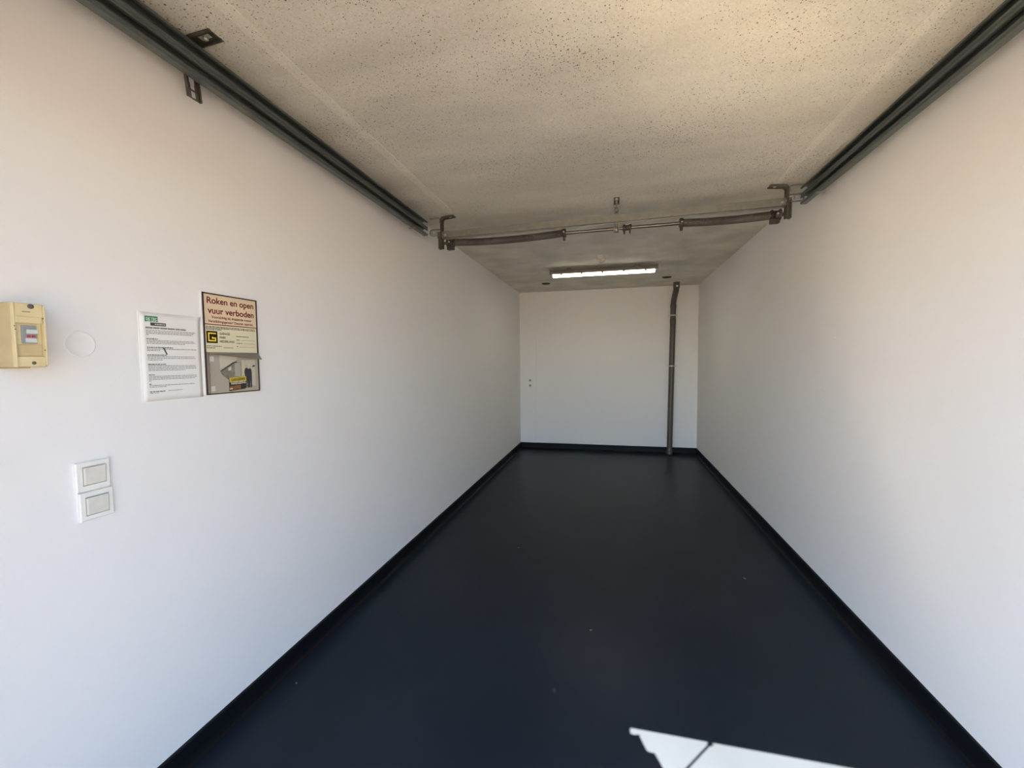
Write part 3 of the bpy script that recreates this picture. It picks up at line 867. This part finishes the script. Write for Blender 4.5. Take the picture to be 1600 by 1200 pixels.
# ------------------------------------------------------------------ light switches
def switch(name, label, yc, z0, z1, tilt, ky, kz):
    s_ = thing(name, label, 'switch', (0, yc, (z0 + z1) / 2))
    w = 0.0425
    zc_ = (z0 + z1) / 2
    ya, yb, za, zb_ = yc + ky - 0.0290, yc + ky + 0.0290, zc_ + kz - 0.0278, zc_ + kz + 0.0278
    o4 = [(yc - w, z0), (yc + w, z0), (yc + w, z1), (yc - w, z1)]
    c4 = [(yc - w + 0.0025, z0 + 0.0025), (yc + w - 0.0025, z0 + 0.0025), (yc + w - 0.0025, z1 - 0.0025), (yc - w + 0.0025, z1 - 0.0025)]
    i4 = [(ya, za), (yb, za), (yb, zb_), (ya, zb_)]
    loops = [(0.0, o4), (0.0080, o4), (0.0105, c4), (0.0105, i4), (0.0015, i4)]
    fr_ = MB()
    fr_.add([(d, p, q) for d, lp_ in loops for p, q in lp_],
            [(4 * i + j, 4 * i + (j + 1) % 4, 4 * i + 4 + (j + 1) % 4, 4 * i + 4 + j) for i in range(4) for j in range(4)] + [(16, 17, 18, 19), (0, 3, 2, 1)])
    fr_.build('plate', M['switch'], s_)
    k = MB().box(0.0015, 0.0150, yc + ky - 0.0268, yc + ky + 0.0268, zc_ + kz - 0.0258, zc_ + kz + 0.0252, 0.0016).build('key', M['switch_key'], s_)
    for v in k.data.vertices:            # rocker leans
        v.co.x += (v.co.z - zc_) * 0.05
    return s_
switch('light_switch', 'upper cream light switch of the pair, with a deep square frame', 0.912, 1.0845, 1.171, 0, 0.002, 0.002)
switch('light_switch', 'lower cream light switch of the pair, smudged on its key', 0.917, 0.999, 1.0825, 0, 0.0, 0.0)

# painted-over round cover
cv = []
r_ = 0.0375
tag(MB().lathe([(r_, 0.0), (r_, 0.0008), (r_ - 0.002, 0.0016), (r_ - 0.004, 0.0006), (0.01, 0.0006)], (0, 0.906, 1.512), 'x', 40).build('blanking_cover', M['wall']),
    'round blanking cover painted over in wall white beside the breaker box', 'cover plate')

# ------------------------------------------------------------------ breaker box
bx = thing('breaker_box', 'yellowed beige breaker box with small grey breaker on the wall', 'breaker box', (0, 0.752, 1.45))
BY0, BY1, BZ0, BZ1, BD = 0.722, 0.786, 1.448, 1.606, 0.080
MB().box(0, BD, BY0, BY1, BZ0, BZ1, 0.003).build('body', M['beige'], bx)
MB().box(0.0, 0.012, BY0 - 0.003, BY1 + 0.004, BZ0 - 0.003, BZ1 + 0.002, 0.002).build('back_plate', M['beige'], bx)
ct = MB().box(BD - 0.002, BD + 0.006, BY0 + 0.002, BY1 - 0.006, 1.556, BZ1 - 0.001, 0.0016).build('top_cover', M['beige_light'], bx)
MB().box(BD + 0.004, BD + 0.0085, BY0 + 0.005, BY1 - 0.010, 1.556, 1.572, 0.001).build('step', M['beige_light'], ct)
MB().lathe([(0.006, 0.0), (0.006, 0.0015), (0.003, 0.002)], (BD + 0.006, 0.757, 1.598), 'x', 14).build('screw', M['gap'], ct)
MB().box(BD + 0.005, BD + 0.0064, 0.741, 0.756, 1.583, 1.5855).build('maker_mark', M['ink_grey'], ct)
cb = MB().box(BD - 0.002, BD + 0.005, BY0 + 0.003, BY1 - 0.006, BZ0 + 0.001, 1.474, 0.0014).build('bottom_cover', M['beige_light'], bx)
MB().lathe([(0.0042, 0.0), (0.0042, 0.0015), (0.002, 0.002)], (BD + 0.005, 0.757, 1.458), 'x', 12).build('screw', M['gap'], cb)
MB().box(BD - 0.002, BD + 0.0025, BY0 + 0.006, BY1 - 0.010, 1.476, 1.504, 0.001).build('lower_flap', M['beige'], bx)
MB().box(BD - 0.001, BD + 0.0005, BY0 + 0.006, BY1 - 0.010, 1.504, 1.556).build('window_back', M['beige_light'], bx)
for a in ((BY0 + 0.001, BY0 + 0.005, BZ0, BZ1 - 0.001), (BY1 - 0.006, BY1 - 0.002, BZ0 + 0.004, BZ1 - 0.006)):
    MB().box(BD - 0.002, BD + 0.008, *a, 0.001).build('side_rail', M['beige_light'], bx)
br = MB().box(BD, BD + 0.006, 0.739, 0.766, 1.506, 1.551, 0.001).build('breaker', M['breaker'], bx)
MB().box(BD + 0.006, BD + 0.0105, 0.746, 0.766, 1.5305, 1.541, 0.001).build('lever', M['breaker_light'], br)
MB().box(BD + 0.006, BD + 0.0068, 0.744, 0.765, 1.509, 1.519).build('label_plate', M['breaker_light'], br)
MB().box(BD + 0.006, BD + 0.0070, 0.747, 0.7535, 1.5215, 1.5265).build('red_mark', M['red'], br)
MB().box(BD + 0.006, BD + 0.0070, 0.7555, 0.762, 1.5215, 1.5265).build('red_mark', M['red'], br)
for y, z in ((0.7245, 1.548), (0.7255, 1.540), (0.7785, 1.57), (0.7785, 1.49)):
    MB().box(BD + 0.0072, BD + 0.0085, y - 0.001, y + 0.001, z - 0.0015, z + 0.0015).build('hinge_pin', M['gap'], bx)

# ------------------------------------------------------------------ crumbs on the floor
for x, y, r, lab in ((2.346, 3.003, 0.012, 'largest pale crumb of grit on the dark floor, near the bare wall'),
                     (0.786, 3.142, 0.006, 'small pale crumb on the dark floor below the rail, off the wall with the notices'),
                     (0.102, 1.567, 0.004, 'tiny pale crumb on the floor close against the skirting below the notices'),
                     (1.384, 2.239, 0.006, 'pale crumb of grit alone in the middle of the dark floor')):
    pts = [(r * (0.7 + 0.5 * random.random()) * math.cos(a), r * (0.5 + 0.5 * random.random()) * math.sin(a)) for a in [k * math.pi / 3 for k in range(6)]]
    tag(MB().prism(pts, lambda u, v, d: (x + u, y + v, d), 0.0, 0.004).build('grit_crumb', M['crumb']), lab, 'crumb', 'crumbs of grit on the floor')
